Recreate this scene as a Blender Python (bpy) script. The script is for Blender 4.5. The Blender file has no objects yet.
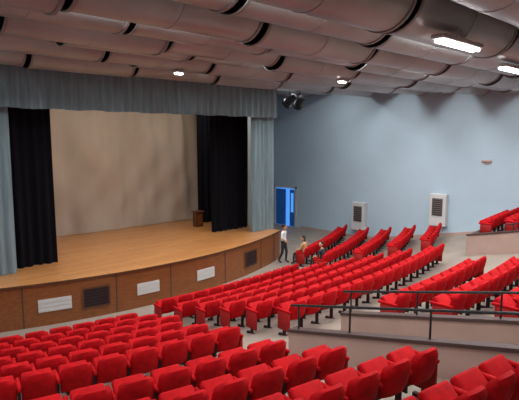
import bpy, bmesh, math, random
from mathutils import Vector, Matrix
random.seed(4)
F=505.0
CAMZ=5.5
CX,CY=9.9,38.0
def rr(x,y): return math.hypot(x-CX,y-CY)
def fz(x,y):
    return 0.22*max(0.0,rr(x,y)-26.0)
def arcY(x,r): return CY-math.sqrt(r*r-(x-CX)**2)

# ---------------- materials
def mat(name,col,rough=0.6,var=0.0,scale=5.0,metal=0.0,emit=None,bump=0.0,bscale=60,stretch=None,col2=None,spec=0.5,sheen=0):
    m=bpy.data.materials.new(name); m.use_nodes=True
    nt=m.node_tree; b=nt.nodes['Principled BSDF']
    b.inputs['Base Color'].default_value=(*col,1); b.inputs['Roughness'].default_value=rough
    b.inputs['Metallic'].default_value=metal
    b.inputs['Specular IOR Level'].default_value=spec
    if sheen: b.inputs['Sheen Weight'].default_value=sheen
    tc=nt.nodes.new('ShaderNodeTexCoord'); mp=nt.nodes.new('ShaderNodeMapping')
    nt.links.new(tc.outputs['Object'],mp.inputs[0])
    if stretch: mp.inputs['Scale'].default_value=stretch
    if var>0 or col2:
        n=nt.nodes.new('ShaderNodeTexNoise'); n.inputs['Scale'].default_value=scale; n.inputs['Detail'].default_value=5
        nt.links.new(mp.outputs[0],n.inputs['Vector'])
        r=nt.nodes.new('ShaderNodeValToRGB')
        c2=col2 if col2 else tuple(c*(1-var) for c in col)
        r.color_ramp.elements[0].position=.3; r.color_ramp.elements[1].position=.7
        r.color_ramp.elements[0].color=(*c2,1); r.color_ramp.elements[1].color=(*col,1)
        nt.links.new(n.outputs['Fac'],r.inputs[0]); nt.links.new(r.outputs[0],b.inputs['Base Color'])
    if bump>0:
        n=nt.nodes.new('ShaderNodeTexNoise'); n.inputs['Scale'].default_value=bscale
        nt.links.new(mp.outputs[0],n.inputs['Vector'])
        bp=nt.nodes.new('ShaderNodeBump'); bp.inputs['Strength'].default_value=bump
        nt.links.new(n.outputs['Fac'],bp.inputs['Height']); nt.links.new(bp.outputs[0],b.inputs['Normal'])
    if emit:
        b.inputs['Emission Color'].default_value=(*emit[0],1); b.inputs['Emission Strength'].default_value=emit[1]
    return m
M={}
M['red']=mat('red_upholstery',(0.50,0.004,0.008),.75,.35,9,bump=.1,spec=.12)
M['dark']=mat('dark_metal',(0.03,0.012,0.014),.5,spec=.2)
M['endp']=mat('seat_end_panel',(0.30,0.012,0.012),.6,spec=.2)
M['floor']=mat('floor_linoleum',(0.30,0.25,0.21),.55,.2,1.2,spec=.25)
M['wallb']=mat('blue_paint',(0.44,0.56,0.65),.85,.08,.5,spec=.2)
M['wallp']=mat('pink_plaster',(0.47,0.325,0.28),.8,.1,2,spec=.2)
M['cap']=mat('dark_wood_cap',(0.07,0.04,0.035),.5)
M['duct']=mat('duct_panel',(0.41,0.43,0.43),.33,.32,.7,spec=.65,metal=.12)
M['ductring']=mat('duct_collar',(0.24,0.235,0.23),.5)
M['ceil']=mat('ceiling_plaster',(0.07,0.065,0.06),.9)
M['cur']=mat('curtain_blue_grey',(0.24,0.335,0.37),.85,.3,2,stretch=(6,6,.3),spec=.2)
M['black']=mat('black_drape',(0.006,0.006,0.009),.9,spec=.1)
M['cyc']=mat('cream_backdrop',(0.56,0.49,0.415),.9,.15,.8,stretch=(1,1,.6),spec=.1,bump=.5,bscale=1.6)
M['vent']=mat('white_vent',(0.58,0.56,0.53),.6)
M['grille']=mat('black_grille',(0.015,0.013,0.013),.6)
M['ugrille']=mat('unit_grille',(0.13,0.12,0.12),.6)
M['white']=mat('white_paint',(0.55,0.55,0.55),.6)
M['bluedoor']=mat('door_blue_paint',(0.02,0.17,0.62),.5)
M['sky']=mat('door_glass_daylight',(0.2,0.45,0.9),.3,emit=((0.06,0.32,0.95),.8))
M['lamp']=mat('lamp_tube',(1,1,1),.5,emit=((1,.95,.95),12))
M['steel']=mat('handrail_paint',(0.02,0.02,0.022),.4,metal=.3)
def wood(name,c1,c2,rough,plank):
    m=mat(name,c1,rough,col2=c2,scale=3,stretch=(.6,8,8))
    if plank:
        nt=m.node_tree;b=nt.nodes['Principled BSDF']
        br=nt.nodes.new('ShaderNodeTexBrick'); br.offset=.5
        br.inputs['Scale'].default_value=1; br.inputs['Brick Width'].default_value=2.4; br.inputs['Row Height'].default_value=.22
        br.inputs['Mortar Size'].default_value=.006; br.inputs['Mortar'].default_value=(.10,.045,.02,1)
        tc=nt.nodes.new('ShaderNodeTexCoord'); nt.links.new(tc.outputs['Object'],br.inputs['Vector'])
        l=b.inputs['Base Color'].links[0].from_socket
        nt.links.new(l,br.inputs['Color1'])
        mx=nt.nodes.new('ShaderNodeMix'); mx.data_type='RGBA'; mx.blend_type='MULTIPLY'; mx.inputs[0].default_value=1
        nt.links.new(l,mx.inputs[6]); mx.inputs[7].default_value=(.84,.78,.74,1)
        nt.links.new(mx.outputs[2],br.inputs['Color2'])
        nt.links.new(br.outputs['Color'],b.inputs['Base Color'])
    return m
M['stagefloor']=wood('stage_boards',(0.60,0.28,0.10),(0.45,0.195,0.066),.3,True)
M['apron']=wood('apron_veneer',(0.27,0.09,0.027),(0.18,0.056,0.016),.38,False)
M['wood']=wood('brown_wood',(0.12,0.05,0.02),(0.08,0.03,0.012),.45,False)
M['skin']=mat('skin',(0.55,0.30,0.20),.6)
M['shirt']=mat('white_shirt',(0.78,0.78,0.79),.8)
M['trous']=mat('dark_trousers',(0.02,0.02,0.025),.8)
M['hair']=mat('hair',(0.02,0.012,0.008),.7)
M['eye']=mat('eye',(0.02,0.02,0.02),.3)
M['lips']=mat('lips',(0.35,0.10,0.08),.5)
M['shirtk']=mat('dark_top',(0.03,0.03,0.04),.8)
M['shirto']=mat('tan_top',(0.50,0.28,0.14),.8)

# ---------------- mesh helpers
def newobj(name,verts,faces,mats,mi=None,smooth=False):
    me=bpy.data.meshes.new(name); me.from_pydata(verts,[],faces)
    for m in mats: me.materials.append(M[m])
    if mi: me.polygons.foreach_set('material_index',mi)
    if smooth: me.polygons.foreach_set('use_smooth',[True]*len(me.polygons))
    me.update()
    o=bpy.data.objects.new(name,me); bpy.context.scene.collection.objects.link(o); return o
class MB:
    def __init__(s): s.v=[];s.f=[];s.m=[]
    def add(s,v,f,mi=0,mtx=None):
        b=len(s.v)
        s.v+= [tuple(mtx@Vector(p)) if mtx else tuple(p) for p in v]
        s.f+=[tuple(b+i for i in q) for q in f]
        s.m+= mi if isinstance(mi,list) else [mi]*len(f)
    def box(s,x0,x1,y0,y1,z0,z1,mi=0,mtx=None):
        v=[(x0,y0,z0),(x1,y0,z0),(x1,y1,z0),(x0,y1,z0),(x0,y0,z1),(x1,y0,z1),(x1,y1,z1),(x0,y1,z1)]
        s.add(v,[(0,3,2,1),(4,5,6,7),(0,1,5,4),(1,2,6,5),(2,3,7,6),(3,0,4,7)],mi,mtx)
    def bm(s,bm,mi=0,mtx=None):
        bm.verts.ensure_lookup_table()
        s.add([v.co[:] for v in bm.verts],[[v.index for v in f.verts] for f in bm.faces],mi,mtx); bm.free()
    def rbox(s,x0,x1,y0,y1,z0,z1,b=.03,seg=2,mi=0,mtx=None):
        bm=bmesh.new(); bmesh.ops.create_cube(bm,size=1)
        for v in bm.verts: v.co=Vector(((x0+x1)/2+v.co.x*(x1-x0),(y0+y1)/2+v.co.y*(y1-y0),(z0+z1)/2+v.co.z*(z1-z0)))
        bmesh.ops.bevel(bm,geom=bm.edges[:],offset=b,segments=seg,affect='EDGES',profile=.5); bm.verts.index_update()
        s.bm(bm,mi,mtx)
    def tube(s,p0,p1,r0,r1=None,n=12,mi=0,caps=True):
        r1=r0 if r1 is None else r1
        p0=Vector(p0);p1=Vector(p1); d=(p1-p0).normalized()
        a=d.orthogonal().normalized(); c=d.cross(a)
        v=[];f=[]
        for p,r in((p0,r0),(p1,r1)):
            for i in range(n):
                t=2*math.pi*i/n; v.append(p+a*math.cos(t)*r+c*math.sin(t)*r)
        for i in range(n): j=(i+1)%n; f.append((i,j,n+j,n+i))
        if caps: f.append(tuple(range(n))[::-1]); f.append(tuple(range(n,2*n)))
        s.add(v,f,mi)
    def sphere(s,c,sx,sy,sz,mi=0,mtx=None,u=14,w=10):
        bm=bmesh.new(); bmesh.ops.create_uvsphere(bm,u_segments=u,v_segments=w,radius=1)
        for v in bm.verts: v.co=Vector((c[0]+v.co.x*sx,c[1]+v.co.y*sy,c[2]+v.co.z*sz))
        bm.verts.index_update(); s.bm(bm,mi,mtx)
    def obj(s,name,mats,smooth=False):
        o=newobj(name,s.v,s.f,mats,s.m,smooth)
        return o
def smooth_angle(o,a=40):
    me=o.data
    me.polygons.foreach_set('use_smooth',[True]*len(me.polygons))
    try: me.set_sharp_from_angle(angle=math.radians(a))
    except Exception: pass

# ---------------- room shell
X0,X1,Y0,Y1=-4.0,23.0,-2.5,24.0
def grid(name,nx,ny,zf,mats):
    v=[];f=[]
    for j in range(ny+1):
        for i in range(nx+1):
            x=X0+(X1-X0)*i/nx; y=Y0+(Y1-Y0)*j/ny; v.append((x,y,zf(x,y)))
    for j in range(ny):
        for i in range(nx):
            a=j*(nx+1)+i; f.append((a,a+1,a+nx+2,a+nx+1))
    o=newobj(name,v,f,mats,smooth=True)
    return o
grid('floor',80,80,fz,['floor'])
CEIL=lambda x,y: 9.05+0.06*(y-16)
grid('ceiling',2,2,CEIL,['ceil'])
def wall(name,x0,x1,y0,y1,z0,z1,m):
    b=MB(); b.box(x0,x1,y0,y1,z0,z1); return b.obj(name,[m])
wall('wall_right',X1,X1+.2,Y0,Y1,-.1,9.8,'wallb')
wall('wall_left',X0-.2,X0,Y0,Y1,-.1,9.8,'wallb')
wall('wall_rear',X0,X1,Y0-.2,Y0,-.1,9.8,'wallp')
wall('wall_stage_side',X0,X1,Y1,Y1+.2,-.1,9.8,'wallb')
def ramp_strip(name,x0,x1,ya,yb,hb,ht,mats,n=30,mi=0,zfun=None):
    v=[];f=[]
    zfun=zfun or (lambda y:fz((x0+x1)/2,y))
    for i in range(n+1):
        y=ya+(yb-ya)*i/n; z=zfun(y)
        v+=[(x0,y,z+hb),(x1,y,z+hb),(x1,y,z+ht),(x0,y,z+ht)]
    for i in range(n):
        a=4*i
        for k in range(4):
            l=(k+1)%4; f.append((a+k,a+l,a+4+l,a+4+k))
    f.append((0,1,2,3)); f.append((4*n+3,4*n+2,4*n+1,4*n))
    bmx=bmesh.new(); 
    vs=[bmx.verts.new(p) for p in v]
    for q in f: bmx.faces.new([vs[i] for i in q])
    bmesh.ops.recalc_face_normals(bmx,faces=bmx.faces[:])
    me=bpy.data.meshes.new(name); bmx.to_mesh(me); bmx.free()
    for m in mats: me.materials.append(M[m])
    o=bpy.data.objects.new(name,me); bpy.context.scene.collection.objects.link(o); return o
ramp_strip('baseboard_right',X1-.03,X1-.002,Y0,20.6,0,.12,['wallp'])

# ---------------- stage
def apY(x): return 14.25+(x-9.2)**2/30.0
SX0,SX1,SH=3.35,16.39,1.3
n=48
xs=[SX0+(SX1-SX0)*i/n for i in range(n+1)]
v=[];f=[];mi=[]
for x in xs: v+=[(x,apY(x),0),(x,apY(x),SH-.07),(x,apY(x)-.04,SH-.07),(x,apY(x)-.04,SH),(x,22.19,SH)]
for i in range(n):
    a=5*i
    for k,m_ in((0,0),(1,2),(2,2),(3,1)):
        f.append((a+k,a+5+k,a+6+k,a+1+k)); mi.append(m_)
b=len(v)
f.append((0,1,3,4)); mi.append(0)
v+=[(SX1,22.19,0),(SX0,22.19,0)]
f.append((5*n,b,5*n+4,5*n+3,5*n+1)); mi.append(0)
f.append((b,b+1,4,5*n+4)); mi.append(0)
f.append((0,4,b+1)); mi.append(0)
o=newobj('stage_platform',v,f,['apron','stagefloor','wood'],mi)
def apron_panel(name,xa,xb,z0,z1,out,mats,slats=0,frame=None):
    b=MB(); k=6
    for i in range(k):
        a=xa+(xb-xa)*i/k; c=xa+(xb-xa)*(i+1)/k
        vv=[(a,apY(a)-out,z0),(c,apY(c)-out,z0),(c,apY(c)-out,z1),(a,apY(a)-out,z1),(a,apY(a)-.002,z0),(c,apY(c)-.002,z0),(c,apY(c)-.002,z1),(a,apY(a)-.002,z1)]
        b.add(vv,[(0,1,2,3),(3,2,6,7),(0,4,5,1),(0,3,7,4),(1,5,6,2)],0)
    for s in range(slats):
        zz=z0+(z1-z0)*(s+.5)/slats
        for i in range(k):
            a=xa+(xb-xa)*i/k; c=xa+(xb-xa)*(i+1)/k
            w=(z1-z0)/slats*.3
            vv=[(a,apY(a)-out-.008,zz-w),(c,apY(c)-out-.008,zz-w),(c,apY(c)-out-.002,zz+w),(a,apY(a)-out-.002,zz+w)]
            b.add(vv,[(0,1,2,3)],1)
    if frame:
        for (fa,fb,g0,g1) in((xa-.05,xb+.05,z0-.05,z0),(xa-.05,xb+.05,z1,z1+.05),(xa-.05,xa,z0,z1),(xb,xb+.05,z0,z1)):
            vv=[(fa,apY(fa)-out-.01,g0),(fb,apY(fb)-out-.01,g0),(fb,apY(fb)-out-.01,g1),(fa,apY(fa)-out-.01,g1)]
            b.add(vv,[(0,1,2,3)],2)
    return b.obj(name,mats)
for (pa,pb) in((5.1,6.0),(8.05,8.85),(10.45,11.3)):
    apron_panel('air_vent',pa,pb,.42,.80,.03,['vent','white'],3)
apron_panel('ventilation_grille',6.35,7.1,.36,.92,.03,['grille','dark','wood'],6,True)
apron_panel('ventilation_grille',13.2,14.0,.36,.92,.03,['grille','dark','wood'],6,True)
for x in (3.6,4.7,7.35,9.3,11.9,14.4,15.7):
    apron_panel('trim_apron_seam',x,x+.03,.0,SH-.08,.012,['cap'])
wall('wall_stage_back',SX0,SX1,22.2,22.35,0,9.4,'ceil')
wall('wall_stage_wing_right',16.4,16.55,16.75,24,0,9.4,'wallb')
wall('wall_stage_wing_left',3.19,3.34,16.75,24,0,9.4,'black')
wall('wall_proscenium_left',X0,3.34,16.55,16.74,0,9.3,'wallb')
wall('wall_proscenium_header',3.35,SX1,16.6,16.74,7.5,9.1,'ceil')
def drape(name,xa,xb,y,z0,z1,m,pleat=.28,amp=.07,thick=True,hem=0.0,curve=0,tie=0,res=10,nz=14,noise=0.02,seed=1,wr=0):
    rnd=random.Random(seed); N=int((xb-xa)/pleat*res); 
    ph=[rnd.uniform(-.6,.6) for _ in range(N//res+3)]
    v=[];f=[]
    for j in range(nz+1):
        tz=j/nz; z=z0+(z1-z0)*tz
        for i in range(N+1):
            s=i/N; x=xa+(xb-xa)*s
            k=s*(xb-xa)/pleat; kk=int(k); p=ph[kk]*(1-(k-kk))+ph[kk+1]*(k-kk)
            a=amp*(1-.45*tz)
            yy=y+a*math.sin(2*math.pi*k+p)+noise*math.sin(7*s*(xb-xa)+3*tz)+a*.4*math.sin(math.pi*k*.73+2*tz)
            if wr:
                X=x;Z=z
                yy+=wr*(math.sin(2.1*X+1.7*Z)+.7*math.sin(3.7*X-2.3*Z+1.1*math.sin(Z))+.5*math.sin(5.9*X+.8*Z+2*math.sin(1.3*X)))
            zz=z+(hem*math.sin(math.pi*k*.5) if j==0 else 0)
            v.append((x,yy,zz))
    for j in range(nz):
        for i in range(N):
            a=j*(N+1)+i; f.append((a,a+1,a+N+2,a+N+1))
    return newobj(name,v,f,[m],smooth=True)
drape('stage_valance',3.36,SX1+.05,16.22,6.40,7.66,'cur',.34,.075,hem=.015)
drape('stage_curtain',15.05,SX1,16.45,SH+.01,7.4,'cur',.27,.075,seed=3)
drape('stage_curtain',3.4,5.12,16.45,SH+.01,7.4,'cur',.27,.075,seed=5)
drape('black_stage_leg',4.85,6.55,16.95,SH+.01,7.8,'black',.3,.06,seed=6)
drape('black_stage_leg',13.7,15.9,17.6,SH+.01,7.8,'black',.3,.07,seed=7)
drape('black_stage_leg',14.75,16.2,20.0,SH+.01,7.8,'black',.3,.07,seed=8)
drape('cyclorama_backdrop',3.5,16.2,21.3,SH+.01,7.85,'cyc',1.6,.05,noise=.04,nz=50,res=24,seed=9,wr=.04)
wall('stage_ceiling',SX0,SX1,16.8,22.1,8.4,8.5,'black')
b=MB(); b.rbox(14.05,14.45,19.2,19.5,SH,SH+.7,.02); b.rbox(14.0,14.5,19.12,19.55,SH+.7,SH+.75,.015)
b.box(14.12,14.38,19.18,19.2,SH+.1,SH+.6,1)
b.obj('lectern',['wood','apron'])

# ---------------- ceiling ducts
def duct_row(y,zoff,stag):
    zb=7.72+0.06*(y-16); R=.50; zc=zb+R+zoff
    b=MB(); x=X0+.1-stag; L=3.3
    while x<X1-.1:
        a=max(x,X0+.05); c=min(x+L,X1-.05)
        if c-a>.6:
            dz=random.uniform(-.06,.06)
            b.tube((a,y,zc+dz),(c,y,zc+dz),R,n=32,mi=0)
            for xx in (a+.0,c-.06):
                b.tube((xx,y,zc+dz),(xx+.06,y,zc+dz),R+.02,n=32,mi=1)
            q=(a+c)/2
            b.tube((q,y,zc+dz),(q+.03,y,zc+dz),R+.008,n=32,mi=0)
            b.tube(((a+c)/2,y,zc+R-.1),((a+c)/2,y,CEIL(0,y)-.01),.03,n=8,mi=1)
        x+=L+.14
    o=b.obj('ceiling_duct',['duct','ductring']); smooth_angle(o,40)
y=1.2; k=0
while y<23.6:
    if y<15 : duct_row(y,0.12*(k%2),1.7*(k%2))
    elif y>17.4: duct_row(y,0.05,1.7*(k%2))
    y+=1.45; k+=1
duct_row(15.6,-.12,1.0)
# ---------------- lights
def area(name,loc,sx,sy,p,col=(.97,.97,.96),rot=(0,0,0)):
    l=bpy.data.lights.new(name,'AREA'); l.shape='RECTANGLE'; l.size=sx; l.size_y=sy; l.energy=p; l.color=col
    o=bpy.data.objects.new(name,l); o.location=loc; o.rotation_euler=rot; bpy.context.scene.collection.objects.link(o); return o
for gy in (1.925,4.825,7.725,10.625,13.525,20.0):
    for gx in (-1,4.5,10,15,19.3):
        if gy>16 and gx<18: continue
        area('added_fill_light',(gx,gy,7.72+.06*(gy-16)+.62),3.2,.32,(105 if gx<5 else 155))
area('added_fill_light',(19.6,17.0,8.4),3.2,.4,130)  # added fill, no real fixture: evens the ambient light towards the back
for gx in (6,10,14): area('stage_border_light',(gx,18.3,7.9),2.2,.4,80,(1,.89,.76))
area('apron_light',(10,14.4,8.0),6,.2,95,(1,.86,.7))
def lampfix(x,y,z,h=.65,p=60):
    b=MB(); b.rbox(x-h,x+h,y-.11,y+.11,z,z+.07,.02,mi=0)
    b.tube((x-h+.05,y-.045,z-.025),(x+h-.05,y-.045,z-.025),.026,n=10,mi=1)
    b.tube((x-h+.05,y+.045,z-.025),(x+h-.05,y+.045,z-.025),.026,n=10,mi=1)
    b.box(x-.01,x+.01,y-.01,y+.01,z+.05,z+.25,0)
    b.obj('fluorescent_lamp',['white','lamp'])
    area('fluorescent_glow',(x,y,z-.06),2*h-.1,.16,p,(1,.96,.94))
lampfix(7.65,3.68,6.92,.66); lampfix(11.15,4.15,6.9,.66)
lampfix(8.8,12.8,7.42,.16,12); lampfix(12.9,9.9,7.25,.16,12)

def spot(x,y,z,yaw=0,s=1.35):
    b=MB(); 
    d=Vector((math.sin(yaw)*.8,math.cos(yaw)*.8,-.5)).normalized(); c=Vector((x,y,z))
    b.tube(c-d*.2*s,c+d*.12*s,.11*s,.12*s,16); b.tube(c+d*.12*s,c+d*.2*s,.15*s,.16*s,16); b.tube(c-d*.26*s,c-d*.2*s,.06*s,.11*s,16)
    b.tube((x,y,z+.19),(x,y,z+.6),.018,n=8); b.tube((x-.19,y,z+.19),(x+.19,y,z+.19),.015,n=8)
    b.tube((x-.19,y,z+.19),(x-.19,y,z),.012,n=8); b.tube((x+.19,y,z+.19),(x+.19,y,z),.012,n=8)
    b.obj('stage_spotlight',['steel'])
spot(18.1,17.0,7.3,s=1.6); spot(18.8,17.0,7.25,.4,s=1.6)

# ---------------- door + wall cabinets on right wall
b=MB(); dy0,dy1=20.95,22.85; z0=0.0; XW=X1-.002
b.box(X1-.08,XW,dy0,dy0+.12,z0,2.5,0); b.box(X1-.08,XW,dy1-.12,dy1,z0,2.5,0); b.box(X1-.08,XW,dy0,dy1,2.38,2.5,0)
b.box(X1-.03,XW,dy0+.12,dy1-.12,z0,2.38,1)
b.box(X1-.06,X1-.02,dy0+.14,21.5,z0+.02,2.3,2)
b.box(X1-.06,X1-.02,21.86,22.7,z0+.02,2.3,2)
b.box(X1-.07,X1-.055,dy0+.24,21.4,.9,2.1,1); 
b.tube((X1-.12,21.95,1.05),(X1-.06,21.95,1.05),.02,n=8,mi=3); b.box(X1-.13,X1-.11,21.93,22.08,1.03,1.07,3)
b.obj('door_1',['white','sky','bluedoor','steel'])
def cabinet(yc,zb,w=.95,h=1.55):
    b=MB(); b.rbox(X1-.28,XW,yc-w/2,yc+w/2,zb,zb+h,.02,mi=0)
    b.box(X1-.30,X1-.28,yc-w/2+.16,yc+w/2-.16,zb+.5,zb+h-.2,1)
    for i in range(8):
        z=zb+.54+i*.1; b.box(X1-.315,X1-.30,yc-w/2+.18,yc+w/2-.18,z,z+.035,2)
    b.obj('wall_air_unit',['white','ugrille','dark'])
cabinet(16.2,.45,.85); cabinet(11.6,1.28,.85)
b=MB(); b.rbox(X1-.10,XW,9.25,9.7,4.42,4.52,.03); b.rbox(X1-.05,XW,9.38,9.57,4.34,4.44,.01,mi=0); b.obj('wall_sconce',['wallp'])

# ---------------- seats
def seat_unit():
    b=MB()
    lean=Matrix.Translation((0,-.16,.38))@Matrix.Rotation(math.radians(14),4,'X')
    nx,nz=8,8; W=.25; H=.48
    front=[];back=[]
    for j in range(nz+1):
        tz=j/nz
        for i in range(nx+1):
            s=-1+2*i/nx
            top=1-.18*abs(s)**3
            wz=W*(1-.08*max(0,tz-.7)/.3)
            x=s*wz; z=H*tz*top
            bul=.03*(1-s*s)*math.sin(math.pi*min(1,tz))
            cur=.055*s*s
            e=.0 if (0<i<nx and 0<j<nz) else .028
            front.append((x,cur+.055+bul-e,z)); back.append((x,cur-.05-bul*.9+e,z))
    n0=len(front); vv=front+back; ff=[]
    for j in range(nz):
        for i in range(nx):
            a=j*(nx+1)+i; ff.append((a+1,a,a+nx+1,a+nx+2)); ff.append((n0+a,n0+a+1,n0+a+nx+2,n0+a+nx+1))
    def rim(l):
        for p,q in zip(l[:-1],l[1:]): ff.append((p,q,n0+q,n0+p))
    rim([i for i in range(nx+1)]); rim([nz*(nx+1)+i for i in range(nx,-1,-1)])
    rim([j*(nx+1)+nx for j in range(nz+1)]); rim([j*(nx+1) for j in range(nz,-1,-1)])
    b.add(vv,ff,0,lean)
    tip=Matrix.Translation((0,-.06,.40))@Matrix.Rotation(math.radians(42),4,'X')
    b.rbox(-.225,.225,-.02,.40,-.06,.06,.035,2,0,tip)
    b.box(-.24,.24,-.12,-.08,.36,.41,1)
    return b
def arm_unit(end=False):
    b=MB()
    b.rbox(-.032,.032,-.22,.26,.56,.62,.018,2,0)
    b.box(-.018,.018,-.15,.10,.30,.56,2 if end else 1)
    b.box(-.018,.018,-.06,.02,-.10,.30,1)
    b.box(-.03,.03,-.17,.15,-.10,.03,1)
    if end: b.rbox(-.03,.03,-.20,.20,.12,.57,.02,1,2)
    return b
SU=seat_unit(); AU=arm_unit(); AE=arm_unit(True)
PITCH=.56
def seat_row(r,xa,xb,zadd=0):
    b=MB(); tha=math.asin((xa-CX)/r); thb=math.asin((xb-CX)/r)
    n=max(1,int(round((thb-tha)*r/PITCH))); dth=PITCH/r
    for i in range(n+1):
        for kind,off in ((0,i*dth),(1,(i+.5)*dth)):
            if kind==1 and i==n: continue
            th=tha+off; x=CX+r*math.sin(th); y=CY-r*math.cos(th)
            z=fz(x,y)+zadd
            mt=Matrix.Translation((x,y,z))@Matrix.Rotation(th,4,'Z')
            U=SU if kind else (AE if i in(0,n) else AU)
            b.add(U.v,U.f,list(U.m),mt)
    o=b.obj('auditorium_seat_row',['red','dark','endp']); smooth_angle(o,50)
    return o
def straight_row(x0,y0,slope,count,zfun):
    b=MB(); th=math.atan(slope)
    for i in range(count+1):
        for kind,off in((0,i*PITCH),(1,(i+.5)*PITCH)):
            if kind==1 and i==count: continue
            x=x0+off*math.cos(th); y=y0+off*math.sin(th)
            mt=Matrix.Translation((x,y,zfun(x,y)))@Matrix.Rotation(th,4,'Z')
            U=SU if kind else (AE if i in(0,count) else AU)
            b.add(U.v,U.f,list(U.m),mt)
    o=b.obj('auditorium_seat_row',['red','dark','endp']); smooth_angle(o,50)
for r,xr in ((26.4,6.7),(27.3,6.6),(28.2,6.5),(29.1,6.4),(30.0,6.2),(30.95,6.0),(32.7,5.9),(33.85,5.9),(35.0,5.9),(36.2,5.9)):
    seat_row(r,-3.4 if r<35 else -1.0,xr)
for i,r in enumerate((25.6,26.5,27.4,28.3,29.2,30.2)):
    seat_row(r,7.7+.1*i,13.6+.70*i)
RB=((24.5,15.9),(25.7,15.5),(26.9,17.0),(28.1,18.1),(29.3,19.1))
for r,x in RB: seat_row(r,x,22.2)
for i,r in enumerate((32.3,33.5,34.7,35.9)):
    seat_row(r,9.2,14.0+.2*i)

# ---------------- vomitory parapets and handrails
def parapet(xc,ya,yb,h,hr,posts,w=.14,raily=None):
    n=24; v=[];f=[];mi=[]
    def sec(y):
        z=fz(xc,y); return [(xc-w/2,y,z-.05),(xc+w/2,y,z-.05),(xc+w/2,y,z+h),(xc-w/2,y,z+h)]
    def cap(y):
        z=fz(xc,y)+h; return [(xc-w/2-.03,y,z),(xc+w/2+.03,y,z),(xc+w/2+.03,y,z+.06),(xc-w/2-.03,y,z+.06)]
    for S,m_ in ((sec,0),(cap,1)):
        b0=len(v)
        for i in range(n+1): v+=S(ya+(yb-ya)*i/n)
        for i in range(n):
            a=b0+4*i
            for k in range(4):
                l=(k+1)%4; f.append((a+k,a+4+k,a+4+l,a+l)); mi.append(m_)
        f.append((b0+3,b0+2,b0+1,b0)); f.append(tuple(b0+4*n+k for k in range(4))); mi+=[m_,m_]
    newobj('parapet_wall',v,f,['wallp','cap'],mi)
    b=MB(); m=16; ra=raily or ya
    pts=[(xc,ra+(yb-ra)*i/m,fz(xc,ra+(yb-ra)*i/m)+h+hr) for i in range(m+1)]
    for p,q in zip(pts[:-1],pts[1:]): b.tube(p,q,.024,n=8)
    for y in posts: b.tube((xc,y,fz(xc,y)+h+.06),(xc,y,fz(xc,y)+h+hr),.018,n=8)
    b.obj('handrail',['steel'])
parapet(7.0,6.5,Y0+.05,.50,.52,(6.3,5.1,3.6,2.1,.6))
parapet(8.4,6.3,Y0+.05,.52,.50,(6.1,4.6,3.1,1.6,.1))

# ---------------- raised right-rear seating block
PX=18.55; PY=8.1; UP=.5; SL=.12
def pz(x,y): return fz(PX,y-SL*(x-PX))+UP
v=[];f=[];mi=[]; nx,ny=8,20
for i in range(nx+1):
    x=PX+.10+(X1-.03-PX-.10)*i/nx; yf=PY+SL*(x-PX)
    for j in range(ny+1):
        y=yf+(Y0+.1-yf)*j/ny; v.append((x,y,pz(x,y)))
for i in range(nx):
    for j in range(ny):
        a=i*(ny+1)+j; f.append((a,a+1,a+ny+2,a+ny+1)); mi.append(1)
b0=len(v)
for i in range(nx+1):
    x=PX+.10+(X1-.03-PX-.10)*i/nx; yf=PY+SL*(x-PX)
    z=fz(x,yf); zt=pz(x,yf)+.25
    v+=[(x,yf,z),(x,yf,zt),(x,yf+.12,z),(x,yf+.12,zt)]
for i in range(nx):
    a=b0+4*i
    f+=[(a+2,a+3,a+7,a+6),(a+1,a+5,a+7,a+3),(a,a+4,a+5,a+1)]; mi+=[0,2,0]
newobj('raised_seating_platform',v,f,['wallp','floor','cap'],mi)
parapet(PX,PY+.12,Y0+.05,.75,.3,(6.6,4.6,2.6,.6),raily=6.8)
for k in range(6): straight_row(18.85,PY-.42-.9*k,SL,7,lambda x,y:pz(x,y)+.02)

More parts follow.
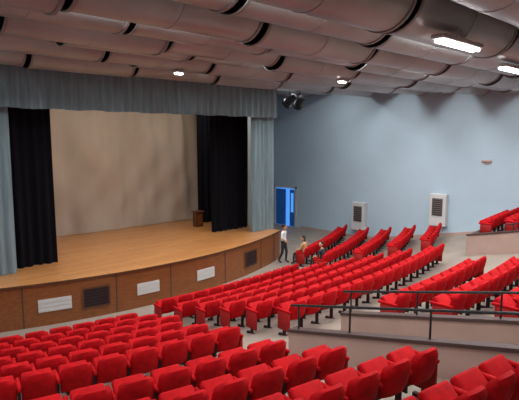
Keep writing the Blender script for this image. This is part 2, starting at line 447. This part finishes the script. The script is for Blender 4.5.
# ---------------- people
def person(name,J,radii,edges,labels,mats,head_c,head_dir,base=(0,0,0),yaw=0,hairlen=0,extra=None):
    names=list(J); idx={k:i for i,k in enumerate(names)}
    me=bpy.data.meshes.new(name+'_sk'); me.from_pydata([J[k] for k in names],[(idx[a],idx[c]) for a,c in edges],[])
    o=bpy.data.objects.new(name+'_sk',me); bpy.context.scene.collection.objects.link(o)
    md=o.modifiers.new('s','SKIN'); md.use_smooth_shade=True
    sv=me.skin_vertices[0].data
    for k in names:
        r=radii[k]; sv[idx[k]].radius=r if isinstance(r,tuple) else (r,r)
    sv[idx['pelvis']].use_root=True
    o.modifiers.new('u','SUBSURF').levels=2
    dg=bpy.context.evaluated_depsgraph_get(); ev=o.evaluated_get(dg); m2=ev.to_mesh()
    vs=[v.co.copy() for v in m2.vertices]; fs=[tuple(p.vertices) for p in m2.polygons]
    segs=[(Vector(J[a]),Vector(J[c]),labels.get((a,c),0)) for a,c in edges]
    mi=[]
    for p in m2.polygons:
        c=p.center; best=9;bl=0
        for a,d,l in segs:
            ab=d-a; t=max(0,min(1,(c-a).dot(ab)/max(1e-9,ab.length_squared))); q=(a+ab*t-c).length
            if q<best: best=q; bl=l
        mi.append(bl)
    ev.to_mesh_clear(); bpy.data.objects.remove(o)
    b=MB(); b.add([v[:] for v in vs],fs,mi)
    H=Matrix.Translation(head_c)@Matrix.Rotation(head_dir,4,'Z')
    b.sphere((0,0,0),.075,.095,.115,2,H); b.sphere((0,.02,-.06),.055,.07,.06,2,H)
    b.sphere((0,.10,-.02),.014,.022,.022,2,H,8,6)
    for s in(-1,1):
        b.sphere((s*.03,.084,.005),.013,.010,.008,4,H,8,6); b.sphere((s*.076,.0,-.01),.012,.02,.03,2,H,8,6)
    b.sphere((0,.088,-.06),.025,.008,.008,5,H,8,6)
    b.sphere((0,-.02,.035),.085,.095,.10,3,H)
    if hairlen: b.sphere((0,-.06,-.06),.08,.05,.12+hairlen,3,H)
    o=b.obj(name,mats,smooth=True); o.location=base; o.rotation_euler=(0,0,yaw)
    return o
def hand(J,R,E,L,side,wr,dirv,out,lab):
    w=Vector(wr); d=Vector(dirv).normalized(); o=Vector(out).normalized(); nrm=d.cross(o)
    p='h'+side
    J[p+'palm']=tuple(w+d*.06); R[p+'palm']=(.034,.016); E.append(('wr'+side,p+'palm')); L[('wr'+side,p+'palm')]=lab
    for i,(off,ln) in enumerate(((-.027,.062),(-.009,.075),(.009,.08),(.027,.07))):
        a=w+d*.09+o*off; m=a+d*ln*.5+nrm*.006; e=m+d*ln*.42+nrm*.02
        for t,pt,rd in(('a',a,.010),('b',m,.009),('c',e,.008)): J[p+str(i)+t]=tuple(pt); R[p+str(i)+t]=rd
        E+= [(p+'palm',p+str(i)+'a'),(p+str(i)+'a',p+str(i)+'b'),(p+str(i)+'b',p+str(i)+'c')]
        for q in E[-3:]: L[q]=lab
    a=w+d*.04+o*.03; e=a+d*.04+o*.025; J[p+'ta']=tuple(a);J[p+'tb']=tuple(e);R[p+'ta']=.012;R[p+'tb']=.009
    E+=[(p+'palm',p+'ta'),(p+'ta',p+'tb')]
    for q in E[-2:]: L[q]=lab
def build(name,pose,mats,base,yaw,hd=0,hairlen=0):
    st=pose=='stand'
    if st:
        J={'pelvis':(0,0,.92),'waist':(0,0,1.06),'chest':(0,.01,1.28),'neckb':(0,0,1.43),'neck':(0,.01,1.50),
           'shl':(-.17,0,1.40),'ell':(-.25,-.06,1.13),'wrl':(-.24,.05,.90),
           'shr':(.17,0,1.40),'elr':(.26,.02,1.13),'wrr':(.20,.20,1.02),
           'hpl':(-.09,0,.88),'knl':(-.10,.10,.50),'anl':(-.10,.06,.09),'tol':(-.11,.22,.03),
           'hpr':(.09,0,.88),'knr':(.10,-.02,.48),'anr':(.10,-.20,.10),'tor':(.11,-.05,.03)}
        hc=(0,.03,1.62); dl,dr=(0,.2,-1),(-.2,.9,-.1)
    else:
        J={'pelvis':(0,-.02,.50),'waist':(0,-.06,.64),'chest':(0,-.05,.86),'neckb':(0,-.02,1.01),'neck':(0,0,1.07),
           'shl':(-.17,-.02,.98),'ell':(-.24,.05,.72),'wrl':(-.14,.26,.64),
           'shr':(.17,-.02,.98),'elr':(.24,.05,.72),'wrr':(.14,.26,.64),
           'hpl':(-.09,.0,.50),'knl':(-.12,.40,.50),'anl':(-.12,.42,.09),'tol':(-.12,.56,.04),
           'hpr':(.09,.0,.50),'knr':(.12,.40,.50),'anr':(.12,.42,.09),'tor':(.12,.56,.04)}
        hc=(0,.03,1.19); dl,dr=(.3,.9,-.1),(-.3,.9,-.1)
    R={'pelvis':(.15,.11),'waist':(.13,.10),'chest':(.155,.11),'neckb':(.07,.06),'neck':.052,
       'shl':.062,'ell':.043,'wrl':(.03,.024),'shr':.062,'elr':.043,'wrr':(.03,.024),
       'hpl':.09,'knl':.062,'anl':.042,'tol':.035,'hpr':.09,'knr':.062,'anr':.042,'tor':.035}
    E=[('pelvis','waist'),('waist','chest'),('chest','neckb'),('neckb','neck'),('chest','shl'),('shl','ell'),('ell','wrl'),
       ('chest','shr'),('shr','elr'),('elr','wrr'),('pelvis','hpl'),('hpl','knl'),('knl','anl'),('anl','tol'),
       ('pelvis','hpr'),('hpr','knr'),('knr','anr'),('anr','tor')]
    L={}
    for e in E: L[e]=0
    for e in (('neckb','neck'),('ell','wrl'),('elr','wrr')): L[e]=2
    for e in E[10:]: L[e]=1
    L[('anl','tol')]=3; L[('anr','tor')]=3
    hand(J,R,E,L,'l',J['wrl'],dl,(1,0,0) if not st else (0,1,0),2)
    hand(J,R,E,L,'r',J['wrr'],dr,(-1,0,0),2)
    return person(name,J,R,E,L,mats,hc,hd,base,yaw,hairlen)
build('standing_man','stand',['shirt','trous','skin','hair','eye','lips'],(15.85,15.2,0),math.radians(200),.3)
def seated(name,i,r,x0,mats,hl=0,hd=0):
    tha=math.asin((x0-CX)/r); th=tha+(i+.5)*PITCH/r
    x=CX+r*math.sin(th); y=CY-r*math.cos(th)
    build(name,'sit',mats,(x,y,fz(x,y)),th,hd,hl)
seated('seated_woman',0,24.5,15.9,['shirto','trous','skin','hair','eye','lips'],.08,.5)
seated('seated_man',0,25.7,15.5,['shirtk','trous','skin','hair','eye','lips'],0,1.4)

# ---------------- world + camera
w=bpy.data.worlds.new('w'); bpy.context.scene.world=w; w.use_nodes=True
w.node_tree.nodes['Background'].inputs[0].default_value=(.5,.55,.6,1); w.node_tree.nodes['Background'].inputs[1].default_value=.2
cd=bpy.data.cameras.new('camera'); cd.sensor_width=36; cd.lens=36*F/519; cd.clip_end=200
c=bpy.data.objects.new('camera',cd); bpy.context.scene.collection.objects.link(c)
c.location=(0,0,CAMZ); c.rotation_euler=(math.pi/2-math.atan(62/F),0,-math.radians(43.4))
bpy.context.scene.camera=c
vs=bpy.context.scene.view_settings
vs.view_transform='Standard'; vs.look='None'; vs.exposure=0
